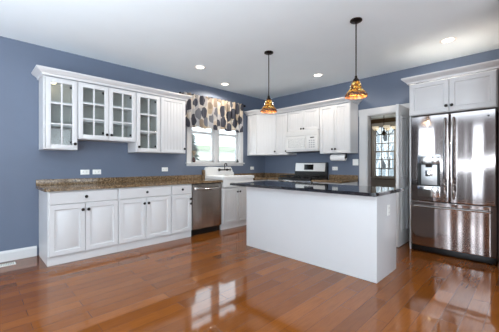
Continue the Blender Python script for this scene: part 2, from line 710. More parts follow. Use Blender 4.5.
# wainscot of the dining room
bm = B()
for a, b in ((0.0, x0 - .125), (x1 + .125, 5.0)):
    box(bm, a, b, Y - .012, Y, .0, .93)
    box(bm, a, b, Y - .035, Y, .93, .975)
    box(bm, a, b, Y - .022, Y, 0, .14)
box(bm, x0 - .125, x1 + .125, Y - .012, Y, 0, z0 - .07)
struct('trim_2', bm, M['trim'], 'white wainscot and chair rail along the far dining wall', 'wainscot')

# ------------------------------------------------------------------ outside
struct('ground_outside', box(B(), -40, -.13, -30, 40, -.6, -.5), M['snow'], 'pale ground outside the kitchen window', 'ground')
struct('lawn_outside', box(B(), -.129, 40, 5.1, 60, -.6, -.5), M['snow'], 'pale ground outside the dining window', 'ground')
nb = thing('neighbouring_house', 'pale sided house next door seen through the kitchen window', 'house', (-7.4, -1, -.5))
bm = B()
box(bm, -6, 0, -6, 8, 0, 2.55)
for i in range(17):
    box(bm, 0, .02, -6, 8, i * .15, i * .15 + .135)
obj('wall', bm, M['siding'], nb)
bm = B()
box(bm, -.1, .45, -6.3, 8.3, 2.5, 2.58)
box(bm, .38, .46, -6.3, 8.3, 2.46, 2.64)
obj('eave', bm, M['eave'], nb)
bm = B()
vs = [bm.verts.new(c) for c in ((.45, -6.3, 2.65), (.45, 8.3, 2.65), (-3, 8.3, 4.3), (-3, -6.3, 4.3), (-6.45, -6.3, 2.65), (-6.45, 8.3, 2.65))]
bm.faces.new((vs[0], vs[1], vs[2], vs[3]))
bm.faces.new((vs[3], vs[2], vs[5], vs[4]))
bm.faces.new((vs[0], vs[3], vs[4]))
bm.faces.new((vs[1], vs[5], vs[2]))
obj('roof', bm, M['roof'], nb, False)
for yy in (1.3, 5.2):
    bm = B()
    box(bm, .02, .05, yy - .55, yy + .55, .9, 2.2)
    f = obj('window', bm, M['trim'], nb)
    obj('pane', box(B(), .05, .056, yy - .47, yy + .47, .98, 2.12), M['cool_light'], f)


def conifer(x, y, h, r, label):
    t = thing('evergreen_tree', label, 'tree', (x, y, -.5))
    bm = B()
    tube(bm, [(0, 0, 0), (0, 0, h * .9)], [.12, .02])
    obj('trunk', bm, M['bark'], t)
    bm = B()
    R = random.Random(int(x * 100))
    for i in range(900):
        z = .4 + (h - .4) * R.random() ** 1.1
        rr = r * (1 - z / h) * (.5 + .6 * R.random()) + .03
        a = R.random() * 2 * PI
        p = Vector((rr * math.cos(a), rr * math.sin(a), z))
        q = Vector((math.cos(a), math.sin(a), -.3)) * .22
        s = Vector((-math.sin(a), math.cos(a), .2)) * .09
        v = [bm.verts.new(c) for c in (p - s, p + q, p + s, p + Vector((0, 0, .08)))]
        bm.faces.new((v[0], v[1], v[2]))
        bm.faces.new((v[0], v[1], v[3]))
        bm.faces.new((v[1], v[2], v[3]))
    obj('foliage', bm, M['conifer'], t, False)


conifer(-.95, -1.66, 2.5, .50, 'narrow grey green evergreen outside the left edge of the kitchen window')


def bare_tree(x, y, h, seed, label):
    t = thing('bare_tree', label, 'tree', (x, y, -.5), group=None)
    R = random.Random(seed)
    bm = B()

    def grow(p, d, L, r, n):
        q = p + d * L
        tube(bm, [p, (p + q) / 2 + Vector((R.uniform(-.03, .03), R.uniform(-.03, .03), 0)) * L, q], [r, r * .85, r * .7], 5)
        if n == 0:
            return
        for k in range(3):
            e = (d + Vector((R.uniform(-.7, .7), R.uniform(-.7, .7), R.uniform(-.1, .5)))).normalized()
            grow(q, e, L * R.uniform(.62, .82), r * .62, n - 1)
    grow(Vector((0, 0, 0)), Vector((0, 0, 1)), h * .28, .09, 5)
    obj('trunk_and_branches', bm, M['bark'], t)


fh = thing('house_backdrop', 'long grey house added beyond the bare trees to dim the dining window view', 'house', (-6, 28, -.5))  # invented block, hides the bright sky so the dining window looks dimmer
bm = B()
box(bm, -14, 12, 0, 6, 0, 7)
for i in range(30):
    box(bm, -14, 12, -.03, 0, i * .23, i * .23 + .2)
obj('wall', bm, M['backdrop'], fh)
for xx in (-9, -5, -1, 3, 7):
    for zz in (1.2, 4.2):
        wf = obj('window', box(B(), xx - .6, xx + .6, -.07, -.03, zz, zz + 1.5), M['trim'], fh)
        obj('pane', box(B(), xx - .5, xx + .5, -.08, -.07, zz + .1, zz + 1.4), M['slot'], wf)
bm = B()
box(bm, -14.4, 12.4, -.5, 6.5, 7, 7.3)
obj('roof', bm, M['roof'], fh)
bare_tree(-1.0, 11, 6.0, 3, 'bare grey tree outside the dining window, left of its neighbour')
bare_tree(.9, 21.0, 6.5, 5, 'bare grey tree outside the dining window, right of its neighbour')

bare_tree(-3.4, 16, 6.0, 11, 'bare grey tree outside the dining window, mid distance')
bare_tree(-2.2, 24, 8.0, 17, 'bare grey tree outside the dining window, farthest one')

# ------------------------------------------------------------------ cabinets
DOOR = [(0, -.018), (.003, -.021), (.052, -.021), (.058, -.009), (.070, -.009), (.092, -.019)]
DRAWER = [(0, -.014), (.006, -.020)]


def knob_bm(x, z, y):
    return lathe(B(), [(.010, y), (.006, y - .004), (.006, y - .014), (.016, y - .018), (.0195, y - .024), (.015, y - .031), (0, y - .032)], x, z, 16, 'Y')


def bead_door(bm, x0, x1, z0, z1, yb):
    """flat framed door whose centre panel is grooved vertically."""
    f = .048
    yf = yb - .021
    yp = yb - .012
    box(bm, x0, x0 + f, yf, yb, z0, z1, .0025)
    box(bm, x1 - f, x1, yf, yb, z0, z1, .0025)
    box(bm, x0 + f - .001, x1 - f + .001, yf, yb, z0, z0 + f, .0025)
    box(bm, x0 + f - .001, x1 - f + .001, yf, yb, z1 - f, z1, .0025)
    n = max(2, round((x1 - x0 - 2 * f) / .06))
    wd = (x1 - x0 - 2 * f) / n
    box(bm, x0 + f, x1 - f, yp + .004, yb, z0 + f, z1 - f)
    for i in range(n):
        box(bm, x0 + f + i * wd + .0035, x0 + f + (i + 1) * wd - .0035, yp, yb - .004, z0 + f, z1 - f, .0015)
    return bm


def glass_door(parent, x0, x1, z0, z1, yb, knob, hinge):
    f = .055
    bm = B()
    yf = yb - .021
    box(bm, x0, x0 + f, yf, yb, z0, z1, .003)
    box(bm, x1 - f, x1, yf, yb, z0, z1, .003)
    box(bm, x0 + f - .001, x1 - f + .001, yf, yb, z0, z0 + f, .003)
    box(bm, x0 + f - .001, x1 - f + .001, yf, yb, z1 - f, z1, .003)
    xm = (x0 + x1) / 2
    box(bm, xm - .010, xm + .010, yf + .002, yb - .006, z0 + f, z1 - f, .002)
    for t in (1 / 3, 2 / 3):
        zm = z0 + f + (z1 - z0 - 2 * f) * t
        box(bm, x0 + f, x1 - f, yf + .003, yb - .006, zm - .010, zm + .010, .002)
    d = obj('door', bm, M['cab'], parent)
    obj('glass_pane', box(B(), x0 + f - .004, x1 - f + .004, yb - .006, yb - .003, z0 + f - .004, z1 - f + .004), M['glass'], d)
    k = obj('knob', knob_bm(knob[0], knob[1], yf), M['bronze'], d)
    for hz in (z1 - .09, z0 + .09):
        obj('hinge', box(B(), hinge - .012, hinge + .012, yb - .002, yb + .012, hz - .016, hz + .016, .003), M['bronze'], d)
    return d


def base_cabinet(label, loc, rz, w_, doors=(), drawers=(), z_split=.712, depth=.60, hgt=.876, extra_knobs=(), bead=False, drawer_knob=True, door_top=None, group='white base cabinets'):
    """doors: list of (x0, x1, knob side)."""
    t = thing('base_cabinet', label, 'cabinet', loc, rz, group)
    bm = B()
    box(bm, 0, w_, -depth, 0, .105, hgt)
    obj('cabinet_body', bm, M['cab'], t, False)
    obj('toe_kick', box(B(), 0, w_, -depth + .012, -.02, 0, .105), M['cab'], t, False)
    g = .004
    for x0, x1 in drawers:
        o = obj('drawer', ring_panel(B(), x0 + g, x1 - g, z_split + .006, hgt - .012, -depth, [(0, -depth - .014), (.006, -depth - .020)]), M['cab'], t)
        if drawer_knob:
            obj('knob', knob_bm((x0 + x1) / 2, (z_split + hgt) / 2, -depth - .02), M['bronze'], o)
    top = door_top or ((z_split - .004) if drawers else hgt - .012)
    for x0, x1, side in doors:
        if bead:
            bm = bead_door(B(), x0 + g, x1 - g, .112, top, -depth)
        else:
            bm = ring_panel(B(), x0 + g, x1 - g, .112, top, -depth, [(i, -depth + y) for i, y in DOOR])
        o = obj('door', bm, M['cab'], t)
        kx = x1 - .032 if side == 'R' else x0 + .032
        obj('knob', knob_bm(kx, top - .075, -depth - .021), M['bronze'], o)
        for ex in extra_knobs:
            obj('knob', knob_bm(kx, ex, -depth - .021), M['bronze'], o)
    return t


Y0 = -4.44
L = PI / 2
base_cabinet('white base cabinet with drawer over two doors, at the open left end of the run', (.001, Y0, 0), L, .785,
             doors=[(.008, .388, 'R'), (.388, .782, 'L')], drawers=[(.008, .782)])
base_cabinet('white base cabinet with drawer over two doors, second from the left end', (.001, -3.654, 0), L, .796,
             doors=[(.004, .388, 'R'), (.388, .790, 'L')], drawers=[(.004, .790)])
base_cabinet('narrow white base cabinet with one drawer and one door, left of the dishwasher', (.001, -2.857, 0), L, .375,
             doors=[(.004, .368, 'R')], drawers=[(.004, .368)], extra_knobs=(.555,))
base_cabinet('white base cabinet with two grooved doors under the farmhouse sink', (.001, -1.845, 0), L, .82,
             doors=[(.02, .395, 'R'), (.395, .80, 'L')], bead=True, hgt=.765, door_top=.755, group='white base cabinets')
base_cabinet('white corner base cabinet between the farmhouse sink and the range', (.001, -1.022, 0), L, 1.02,
             doors=[(.01, .36, 'L')], drawers=[(.01, .36)])
base_cabinet('narrow white base cabinet between the corner and the left side of the range', (.625, -.001, 0), 0, .325,
             doors=[(.004, .321, 'R')], drawers=[(.004, .321)])
base_cabinet('white base cabinet right of the range, beside the doorway', (1.722, -.001, 0), 0, .578,
             doors=[(.004, .289, 'R'), (.289, .574, 'L')], drawers=[(.004, .574)])


# ---- upper cabinets
def upper_cabinet(label, loc, rz, w_, z0, z1, kind, doors, depth=.308, group='white wall cabinets', light=False):
    t = thing('wall_cabinet', label, 'cabinet', loc, rz, group)
    bm = B()
    if kind == 'glass':
        s = .018
        box(bm, 0, s, -depth, 0, z0, z1)
        box(bm, w_ - s, w_, -depth, 0, z0, z1)
        box(bm, s, w_ - s, -depth, 0, z1 - s, z1)
        box(bm, s, w_ - s, -depth, 0, z0, z0 + s)
        box(bm, s, w_ - s, -.012, 0, z0 + s, z1 - s)
        obj('cabinet_body', bm, M['cab'], t, False)
        obj('back_panel', box(B(), s, w_ - s, -.018, -.0121, z0 + s, z1 - s), M['cab_in'], t, False)
        for k in (1 / 3, 2 / 3):
            zz = z0 + (z1 - z0) * k
            obj('shelf', box(B(), s, w_ - s, -depth + .03, -.0185, zz - .008, zz + .008), M['cab'], t, False)
    else:
        box(bm, 0, w_, -depth, 0, z0, z1)
        obj('cabinet_body', bm, M['cab'], t, False)
    g = .003
    for x0, x1, side in doors:
        kx = x1 - .03 if side == 'R' else x0 + .03
        hx = x0 + .07 if side == 'R' else x1 - .07
        a, b = z0 + .008, z1 - .012
        if kind == 'glass':
            glass_door(t, x0 + g, x1 - g, a, b, -depth, (kx, a + .07), x1 - .07 if side != 'R' else x1 - .07)
        elif kind == 'raised':
            o = obj('door', ring_panel(B(), x0 + g, x1 - g, a, b, -depth, [(i, -depth + y) for i, y in DOOR]), M['cab'], t)
            obj('knob', knob_bm(kx, a + .07, -depth - .021), M['bronze'], o)
        else:
            o = obj('door', bead_door(B(), x0 + g, x1 - g, a, b, -depth), M['cab'], t)
            obj('knob', knob_bm(kx, a + (.07 if kind == 'bead' else .03), -depth - .021), M['bronze'], o)
    return t


ZT = 2.30
lc = upper_cabinet('tall white wall cabinet with one gridded glass door, lit inside, at the open left end', (.001, Y0, 0), L, .372, 1.385, ZT, 'glass', [(.02, .368, 'R')])
upper_cabinet('shorter white wall cabinet with a pair of gridded glass doors', (.001, -4.066, 0), L, .778, 1.535, ZT, 'glass', [(.004, .386, 'R'), (.386, .772, 'L')])
upper_cabinet('tall unlit white wall cabinet with one gridded glass door, beside the solid door', (.001, -3.286, 0), L, .395, 1.385, ZT, 'glass', [(.004, .388, 'L')])
upper_cabinet('tall white wall cabinet with one solid panel door, left of the window', (.001, -2.889, 0), L, .47, 1.385, ZT, 'bead', [(.004, .462, 'R')])
upper_cabinet('narrow white wall cabinet between the corner cabinet and the microwave', (.613, -.001, 0), 0, .318, 1.40, ZT, 'bead', [(.003, .315, 'R')])
upper_cabinet('short white wall cabinet with two doors above the microwave', (.933, -.001, 0), 0, .765, 1.875, ZT, 'beadlow', [(.003, .382, 'R'), (.382, .762, 'L')])
upper_cabinet('white wall cabinet with two grooved doors, right of the microwave', (1.700, -.001, 0), 0, .61, 1.40, ZT, 'bead', [(.003, .302, 'R'), (.302, .607, 'L')])
upper_cabinet('deep white cabinet with two doors over the refrigerator', (3.366, -.001, 0), 0, .92, 1.866, ZT, 'raised', [(.006, .46, 'R'), (.46, .914, 'L')], depth=.735)

# puck light inside the end glass cabinet
t = thing('puck_light', 'small lit puck light under the top of the leftmost glass cabinet', 'light', (.13, -4.30, ZT - .018))
obj('housing', lathe(B(), [(.035, 0), (.037, -.012), (.03, -.016)], 0, 0, 20), M['plate'], t)
obj('lens', lathe(B(), [(.028, -.0165), (.026, -.020), (0, -.021)], 0, 0, 20), M['puck'], t)
pl = bpy.data.lights.new('puck_lamp', 'POINT')
pl.energy = .3
pl.shadow_soft_size = .02
pl.color = (1, .92, .76)
plo = bpy.data.objects.new('puck_lamp', pl)
plo.location = (0, 0, -.045)
plo.parent = t
COL.objects.link(plo)

# diagonal corner wall cabinet
t = thing('corner_wall_cabinet', 'diagonal white wall cabinet in the corner between window and range', 'cabinet', (0, 0, 0), 0, 'white wall cabinets')
bm = B()
pts = [(.001, -.001), (.001, -.61), (.308, -.61), (.61, -.308), (.61, -.001)]
lo = [bm.verts.new((x, y, 1.40)) for x, y in pts]
hi = [bm.verts.new((x, y, ZT)) for x, y in pts]
bm.faces.new(lo)
bm.faces.new(hi[::-1])
for i in range(5):
    j = (i + 1) % 5
    bm.faces.new((lo[i], lo[j], hi[j], hi[i]))
obj('cabinet_body', bm, M['cab'], t, False)
bm = bead_door(B(), .018, .409, 1.408, ZT - .012, 0)
mt = Matrix.Translation((.308, -.61, 0)) @ Matrix.Rotation(PI / 4, 4, 'Z')
bmesh.ops.transform(bm, matrix=mt, verts=bm.verts)
d = obj('door', bm, M['cab'], t)
bm = knob_bm(.385, 1.478, -.021)
bmesh.ops.transform(bm, matrix=mt, verts=bm.verts)
obj('knob', bm, M['bronze'], d)
bm = bead_door(B(), .03, .295, 1.408, ZT - .012, 0)
bmesh.ops.transform(bm, matrix=Matrix.Translation((0.0, -.61, 0)), verts=bm.verts)
obj('side_panel', bm, M['cab'], t)

# crown mouldings
CR = [(0, ZT), (.018, ZT + .002), (.022, ZT + .022), (.040, ZT + .040), (.062, ZT + .052), (.078, ZT + .070), (.078, ZT + .085), (0, ZT + .085)]


def crown(label, path):
    o = obj('crown_molding', sweep(B(), path, CR), M['cab'])
    tag(o, label, 'molding', 'crown moldings on the cabinets')


crown('white crown molding on the left run of wall cabinets', [(.002, Y0), (.331, Y0), (.331, -2.418), (.002, -2.418)])
crown('white crown molding on the wall cabinets above the range and microwave', [(.002, -.631), (.322, -.631), (.62, -.331), (2.311, -.331), (2.311, -.002)])
crown('white crown molding on the cabinet over the refrigerator', [(3.365, -.002), (3.365, -.757), (4.287, -.757), (4.287, -.002)])

# refrigerator surround panels
for x, lab in ((3.346, 'tall white side panel left of the refrigerator'),):
    tag(obj('side_panel', box(B(), x, x + .018, -.655, -.001, 0, ZT), M['cab'], None, False), lab, 'panel')

# ---- countertops
t = thing('granite_countertop', 'speckled brown granite countertop on the long left cabinet run', 'countertop', (0, 0, 0), 0, 'brown granite countertops')
bm = B()
r = .05
ys, ye, xf = -4.472, -1.852, .648
pts = [(.001, ys)]
for k in range(7):
    a = -PI / 2 + PI / 2 * k / 6
    pts.append((xf - r + r * math.cos(a), ys + r + r * math.sin(a)))
pts += [(xf, ye), (.001, ye)]


def slab(bm, pts, z0, z1):
    lo = [bm.verts.new((x, y, z0)) for x, y in pts]
    hi = [bm.verts.new((x, y, z1)) for x, y in pts]
    bm.faces.new(lo[::-1])
    fh = bm.faces.new(hi)
    n = len(pts)
    for i in range(n):
        j = (i + 1) % n
        bm.faces.new((lo[i], lo[j], hi[j], hi[i]))
    bmesh.ops.bevel(bm, geom=list(fh.edges), offset=.006, segments=2, affect='EDGES')
    return bm


obj('worktop', slab(bm, pts, .877, .914), M['granite'], t)
obj('backsplash', box(B(), .001, .021, ys, ye, .914, .995, .002), M['granite'], t)
obj('side_splash', box(B(), .021, .10, ye - .02, ye, .914, 1.09, .002), M['granite'], t)
t = thing('granite_countertop', 'L-shaped speckled brown granite countertop in the corner between sink and range', 'countertop', (0, 0, 0), 0, 'brown granite countertops')
bm = B()
obj('worktop', slab(bm, [(.001, -.001), (.001, -1.015), (.648, -1.015), (.648, -.648), (.950, -.648), (.950, -.001)], .877, .914), M['granite'], t)
bm = B()
box(bm, .001, .021, -1.015, -.001, .914, .995, .002)
box(bm, .021, .950, -.021, -.001, .914, .995, .002)
obj('backsplash', bm, M['granite'], t)
t = thing('granite_countertop', 'short speckled brown granite countertop right of the range', 'countertop', (0, 0, 0), 0, 'brown granite countertops')
obj('worktop', slab(B(), [(1.722, -.001), (1.722, -.648), (2.31, -.648), (2.31, -.001)], .877, .914), M['granite'], t)
obj('backsplash', box(B(), 1.722, 2.31, -.021, -.001, .914, .995, .002), M['granite'], t)

# ---- dishwasher
t = thing('dishwasher', 'stainless steel dishwasher between the narrow cabinet and the farmhouse sink', 'dishwasher', (.001, -2.478, 0), L)
obj('tub_body', box(B(), .003, .618, -.585, -.02, .10, .872), M['black'], t, False)
obj('toe_kick', box(B(), .003, .618, -.56, -.03, 0, .10), M['black'], t, False)
bm = B()
n = 12
xs = [.006 + (.609) * i / n for i in range(n + 1)]
for (a, b, yo) in ((.112, .835, 0), (.84, .868, .006)):
    for i in range(n):
        pass
fr = []
for i, x in enumerate(xs):
    tt = i / n * 2 - 1
    fr.append((x, -.615 - .010 * (1 - tt ** 4)))
lo = [bm.verts.new((x, y, .112)) for x, y in fr]
hi = [bm.verts.new((x, y, .858)) for x, y in fr]
lb = [bm.verts.new((x, -.585, .112)) for x, y in fr]
hb = [bm.verts.new((x, -.585, .868)) for x, y in fr]
for i in range(n):
    bm.faces.new((lo[i], lo[i + 1], hi[i + 1], hi[i]))
    bm.faces.new((hi[i], hi[i + 1], hb[i + 1], hb[i]))
    bm.faces.new((lo[i], lb[i], lb[i + 1], lo[i + 1]))
bm.faces.new((lo[0], hi[0], hb[0], lb[0]))
bm.faces.new((lo[n], lb[n], hb[n], hi[n]))
door = obj('door', bm, M['steel_dw'], t)
bm = B()
pts = []
for i in range(17):
    u = i / 16
    pts.append((.06 + .50 * u, -.628 - .045 * math.sin(PI * u) ** .6, .792 - .02 * math.sin(PI * u)))
tube(bm, pts, .017, 10)
obj('handle', bm, M['steel_bright'], door)
obj('control_strip', box(B(), .01, .611, -.612, -.585, .8585, .872, .002), M['blackgloss'], t)

# ---- farmhouse sink
t = thing('farmhouse_sink', 'white enamel farmhouse sink with high back and drainboard below the window', 'sink', (.001, -1.842, 0), L)
W = .785
bm = B()
# rim with a basin: grid of x lines and depth lines with heights
XS = [0, .02, .05, .09, .40, .44, .47, .60, .755, W]
YS = [-.655, -.635, -.605, -.57, -.20, -.16, -.13, -.055]
ZR = .985


def hz(x, y):
    inx = .045 < x < .445
    iny = -.61 < y < -.15
    dx = .085 < x < .405
    dy = -.575 < y < -.19
    if dx and dy:
        return ZR - .17
    if inx and iny:
        return ZR - .02
    if .46 < x < .76 and -.61 < y < -.12:
        return ZR - .010
    return ZR


V = {}
for i, x in enumerate(XS):
    for j, y in enumerate(YS):
        z = hz(x, y)
        if i in (0, len(XS) - 1) or j == 0:
            z -= .012
        V[i, j] = bm.verts.new((x, y, z))
for i in range(len(XS) - 1):
    for j in range(len(YS) - 1):
        bm.faces.new((V[i, j], V[i + 1, j], V[i + 1, j + 1], V[i, j + 1]))
# outer skirt of the rim
per = [(i, 0) for i in range(len(XS))] + [(len(XS) - 1, j) for j in range(1, len(YS))] + [(i, len(YS) - 1) for i in range(len(XS) - 2, -1, -1)] + [(0, j) for j in range(len(YS) - 2, 0, -1)]
low = []
for k in per:
    p = V[k].co
    low.append(bm.verts.new((p.x, p.y, .922)))
for a in range(len(per)):
    b = (a + 1) % len(per)
    bm.faces.new((V[per[a]], V[per[b]], low[b], low[a]))
obj('rim_and_basin', bm, M['enamel'], t)
bm = B()
box(bm, .006, W - .006, -.640, -.60, .772, .924, .012)
box(bm, .006, .03, -.60, -.06, .772, .924)
box(bm, W - .03, W - .006, -.60, -.06, .772, .924)
box(bm, .03, W - .03, -.60, -.06, .772, .79)
obj('apron', bm, M['enamel'], t)
# back splash with rounded shoulders
bm = B()
pts = [(.045, .925), (.045, 1.085)]
for k in range(1, 7):
    a = PI - PI / 2 * k / 6
    pts.append((.09 + .045 * math.cos(a), 1.10 + .045 * math.sin(a)))
for k in range(0, 9):
    u = k / 8
    pts.append((.69 + .085 * u, 1.145 - .135 * (u * u * (3 - 2 * u))))
pts += [(W, 1.0), (W, .925)]
fa = [bm.verts.new((x, -.055, z)) for x, z in pts]
fb = [bm.verts.new((x, -.0, z)) for x, z in pts]
f1 = bm.faces.new(fa)
bm.faces.new(fb[::-1])
for i in range(len(pts)):
    j = (i + 1) % len(pts)
    bm.faces.new((fa[i], fa[j], fb[j], fb[i]))
bmesh.ops.bevel(bm, geom=list(f1.edges), offset=.014, segments=3, affect='EDGES')
obj('high_back', bm, M['enamel'], t)
obj('drain', lathe(B(), [(.04, ZR - .168), (.042, ZR - .164), (.02, ZR - .165), (0, ZR - .167)], .25, -.38, 20), M['steel_bright'], t)
# faucet
f = thing('faucet', 'dark bronze wall-mounted faucet with cross handles on the high sink back', 'faucet', (.057, -1.36, 1.085), L)
bm = B()
tube(bm, [(-.12, -.045, 0), (.12, -.045, 0)], .013)
for s in (-1, 1):
    tube(bm, [(s * .10, 0, 0), (s * .10, -.05, 0)], .015)
lathe(bm, [(.026, 0), (.026, -.008), (.015, -.012)], -.10, 0, 16, 'Y')
lathe(bm, [(.026, 0), (.026, -.008), (.015, -.012)], .10, 0, 16, 'Y')
obj('faucet_body', bm, M['bronze'], f)
bm = B()
pts = [(0, -.045, 0), (0, -.045, .09)]
for k in range(1, 11):
    a = PI * k / 10
    pts.append((0, -.045 - .035 * (1 - math.cos(a)), .10 + .035 * math.sin(a)))
pts.append((0, -.115, .08))
tube(bm, pts, .010)
obj('spout', bm, M['bronze'], f)
for s in (-1, 1):
    bm = B()
    tube(bm, [(s * .12, -.045, 0), (s * .155, -.045, 0)], .010)
    tube(bm, [(s * .15, -.045, -.032), (s * .15, -.045, .032)], [.007, .009][0:1] * 2)
    tube(bm, [(s * .15, -.077, 0), (s * .15, -.013, 0)], .007)
    obj('handle', bm, M['bronze'], f)

# ---- island
isl = thing('kitchen_island', 'white kitchen island with a polished black granite top', 'island', (0, 0, 0))
ix0, ix1, iy0, iy1 = 1.60, 3.475, -2.185, -1.64
bm = B()
box(bm, ix0, ix1, iy0, iy1, 0.001, .878, .002)
obj('island_body', bm, M['cab'], isl)
obj('island_top', slab(B(), [(1.34, -2.285), (3.488, -2.285), (3.50, -2.27), (3.50, -1.435), (3.488, -1.42), (1.34, -1.42)], .879, .914), M['granite_black'], isl)
bm = B()
for x in (ix0 + .02, ix1 - .042):
    obj('corner_post', box(B(), x, x + .04, iy1, iy1 + .03, 0.001, .878, .003), M['cab'], isl)
xj = ix1


def outlet(name, label, loc, rz, horizontal=True, w_=.115, h_=.07, slots=2, group='white wall outlets', cat='outlet', parent_tag=True):
    t = thing(name, label, cat, loc, rz, group)
    if not horizontal:
        w_, h_ = h_, w_
    obj('cover_plate', box(B(), -w_ / 2, w_ / 2, -.006, 0, -h_ / 2, h_ / 2, .002), M['plate'], t)
    for s in (-1, 1):
        if name == 'light_switch':
            bm = B()
            box(bm, s * .023 - .008, s * .023 + .008, -.012, -.006, -.018, .018, .002)
            obj('rocker', bm, M['plate'], t)
            continue
        cx, cz = (s * .024, 0) if horizontal else (0, s * .024)
        r_ = obj('receptacle', box(B(), cx - .014, cx + .014, -.0085, -.006, cz - .014, cz + .014, .001), M['plate'], t)
        bm = B()
        for q in (-1, 1):
            if horizontal:
                box(bm, cx - .006, cx + .005, -.0095, -.0085, q * .006 - .0015, q * .006 + .0015)
            else:
                box(bm, q * .006 - .0015, q * .006 + .0015, -.0095, -.0085, cz - .005, cz + .006)
        obj('slot', bm, M['slot'], r_)
    return t


outlet('wall_outlet', 'white outlet on the blue wall above the end base cabinet, left of the pair', (.0005, -3.90, 1.083), L)
outlet('wall_outlet', 'white outlet on the blue wall above the end base cabinet, right of the pair', (.0005, -3.742, 1.083), L)
outlet('wall_outlet', 'white outlet on the blue wall above the counter, nearest the window', (.0005, -2.645, 1.108), L)
outlet('wall_outlet', 'white outlet on the left wall between the sink and the corner', (.0005, -.454, 1.11), L)
outlet('wall_outlet', 'white outlet on the back wall right of the range', (1.845, -.0005, 1.115), 0)
outlet('light_switch', 'white double light switch between the paper towel and the doorway', (2.26, -.0005, 1.235), 0, w_=.11, h_=.115, cat='light switch', group=None)
outlet('island_outlet', 'white outlet on the right end panel of the island', (ix1 + .0005, -1.87, .70), L, horizontal=False)

# ---- range
t = thing('gas_range', 'stainless gas range with black grates on the back wall', 'range', (.9585, -.001, 0))
RW = .755
obj('range_body', box(B(), 0, RW, -.62, -.03, .05, .89), M['black'], t, False)
obj('foot', box(B(), .04, RW - .04, -.55, -.08, 0, .05), M['black'], t, False)
bm = B()
box(bm, .008, RW - .008, -.66, -.62, .22, .79, .006)
dr = obj('oven_door', bm, M['steel_bright'], t)
obj('oven_window', box(B(), .12, RW - .12, -.664, -.66, .36, .66, .002), M['blackgloss'], dr)
bm = B()
tube(bm, [(.07, -.66, .745), (.07, -.70, .745), (RW - .07, -.70, .745), (RW - .07, -.66, .745)], .011)
obj('handle', bm, M['steel_bright'], dr)
obj('warming_drawer', box(B(), .008, RW - .008, -.655, -.62, .06, .21, .006), M['steel_bright'], t)
cp = obj('control_panel', box(B(), 0, RW, -.666, -.62, .80, .889, .006), M['steel_bright'], t)
for i in range(5):
    x = .09 + i * (RW - .18) / 4
    obj('knob', lathe(B(), [(.024, -.668), (.024, -.675), (.019, -.70), (.017, -.703), (0, -.704)], x, .845, 18, 'Y'), M['black'], cp)
obj('cooktop', box(B(), 0, RW, -.672, -.05, .89, .935, .006), M['black'], t)
for gx in (.015, .265, .515):
    bm = B()
    x0_, x1_ = gx, gx + .225
    for a in ((x0_, -.63, x0_, -.12), (x1_, -.63, x1_, -.12), (x0_, -.63, x1_, -.63), (x0_, -.12, x1_, -.12), (x0_, -.375, x1_, -.375), ((x0_ + x1_) / 2, -.63, (x0_ + x1_) / 2, -.12), (x0_, -.50, x1_, -.50), (x0_, -.25, x1_, -.25)):
        box(bm, min(a[0], a[2]) - .006, max(a[0], a[2]) + .006, min(a[1], a[3]) - .006, max(a[1], a[3]) + .006, .962, .982, .002)
    for x in (x0_, x1_):
        for y in (-.63, -.375, -.12):
            box(bm, x - .007, x + .007, y - .007, y + .007, .93, .965)
    obj('grate', bm, M['iron'], t)
for bx, by in ((.13, -.50), (.13, -.25), (.378, -.375), (.63, -.50), (.63, -.25)):
    obj('burner', lathe(B(), [(.045, .935), (.045, .945), (.03, .952), (0, .953)], bx, by, 20), M['iron'], t)
bm = B()
vs = []
prof = [(-.03, .905), (-.115, .905), (-.105, 1.04), (-.08, 1.225), (-.03, 1.235)]
for x in (0, RW):
    vs.append([bm.verts.new((x, y, z)) for y, z in prof])
for i in range(5):
    j = (i + 1) % 5
    bm.faces.new((vs[0][i], vs[0][j], vs[1][j], vs[1][i]))
bm.faces.new(vs[0])
bm.faces.new(vs[1][::-1])
bgd = obj('backguard', bm, M['black'], t, False)
bm = B()
vs = []
for x in (.012, RW - .03):
    vs.append([bm.verts.new((x, y, z)) for y, z in ((-.1045, 1.055), (-.108, 1.057), (-.088, 1.222), (-.08, 1.229), (-.078, 1.222))])
for i in range(5):
    j = (i + 1) % 5
    bm.faces.new((vs[0][i], vs[0][j], vs[1][j], vs[1][i]))
bm.faces.new(vs[0])
bm.faces.new(vs[1][::-1])
fp = obj('face_panel', bm, M['steel_sat'], bgd, False)
bm = B()
vs = [bm.verts.new(c) for c in ((.235, -.1065, 1.085), (.46, -.1065, 1.085), (.46, -.0945, 1.195), (.235, -.0945, 1.195))]
f1 = bm.faces.new(vs)
bmesh.ops.solidify(bm, geom=[f1], thickness=.003)
obj('display', bm, M['blackgloss'], bgd, False)

# ---- microwave
t = thing('microwave', 'white over-the-range microwave below the short cabinet', 'microwave', (.9365, -.001, 1.455))
MW_, MH = .757, .418
obj('microwave_body', box(B(), 0, MW_, -.375, -.0, 0, MH), M['micro'], t, False)
bm = B()
ring_panel(bm, .004, .515, .03, MH - .115, -.375, [(0, -.395), (.006, -.400), (.045, -.400), (.050, -.396)])
dr = obj('door', bm, M['micro'], t)
bm = B()
ring_panel(bm, .065, .465, .085, MH - .155, -.396, [(0, -.3975), (.002, -.398)])
wn = obj('door_window', bm, M['micro_win'], dr)
bm = B()
for i in range(14):
    z = .092 + i * .0118
    box(bm, .07, .46, -.3995, -.398, z, z + .005)
obj('window_screen', bm, M['plate'], wn)
bm = B()
tube(bm, [(.497, -.40, .06), (.497, -.425, .075), (.497, -.425, MH - .16), (.497, -.40, MH - .145)], .008)
obj('handle', bm, M['micro'], dr)
cp = obj('control_panel', box(B(), .522, MW_ - .004, -.400, -.375, .03, MH - .115, .004), M['micro'], t)
obj('display', box(B(), .60, .69, -.402, -.400, MH - .163, MH - .143, .001), M['blackgloss'], cp)
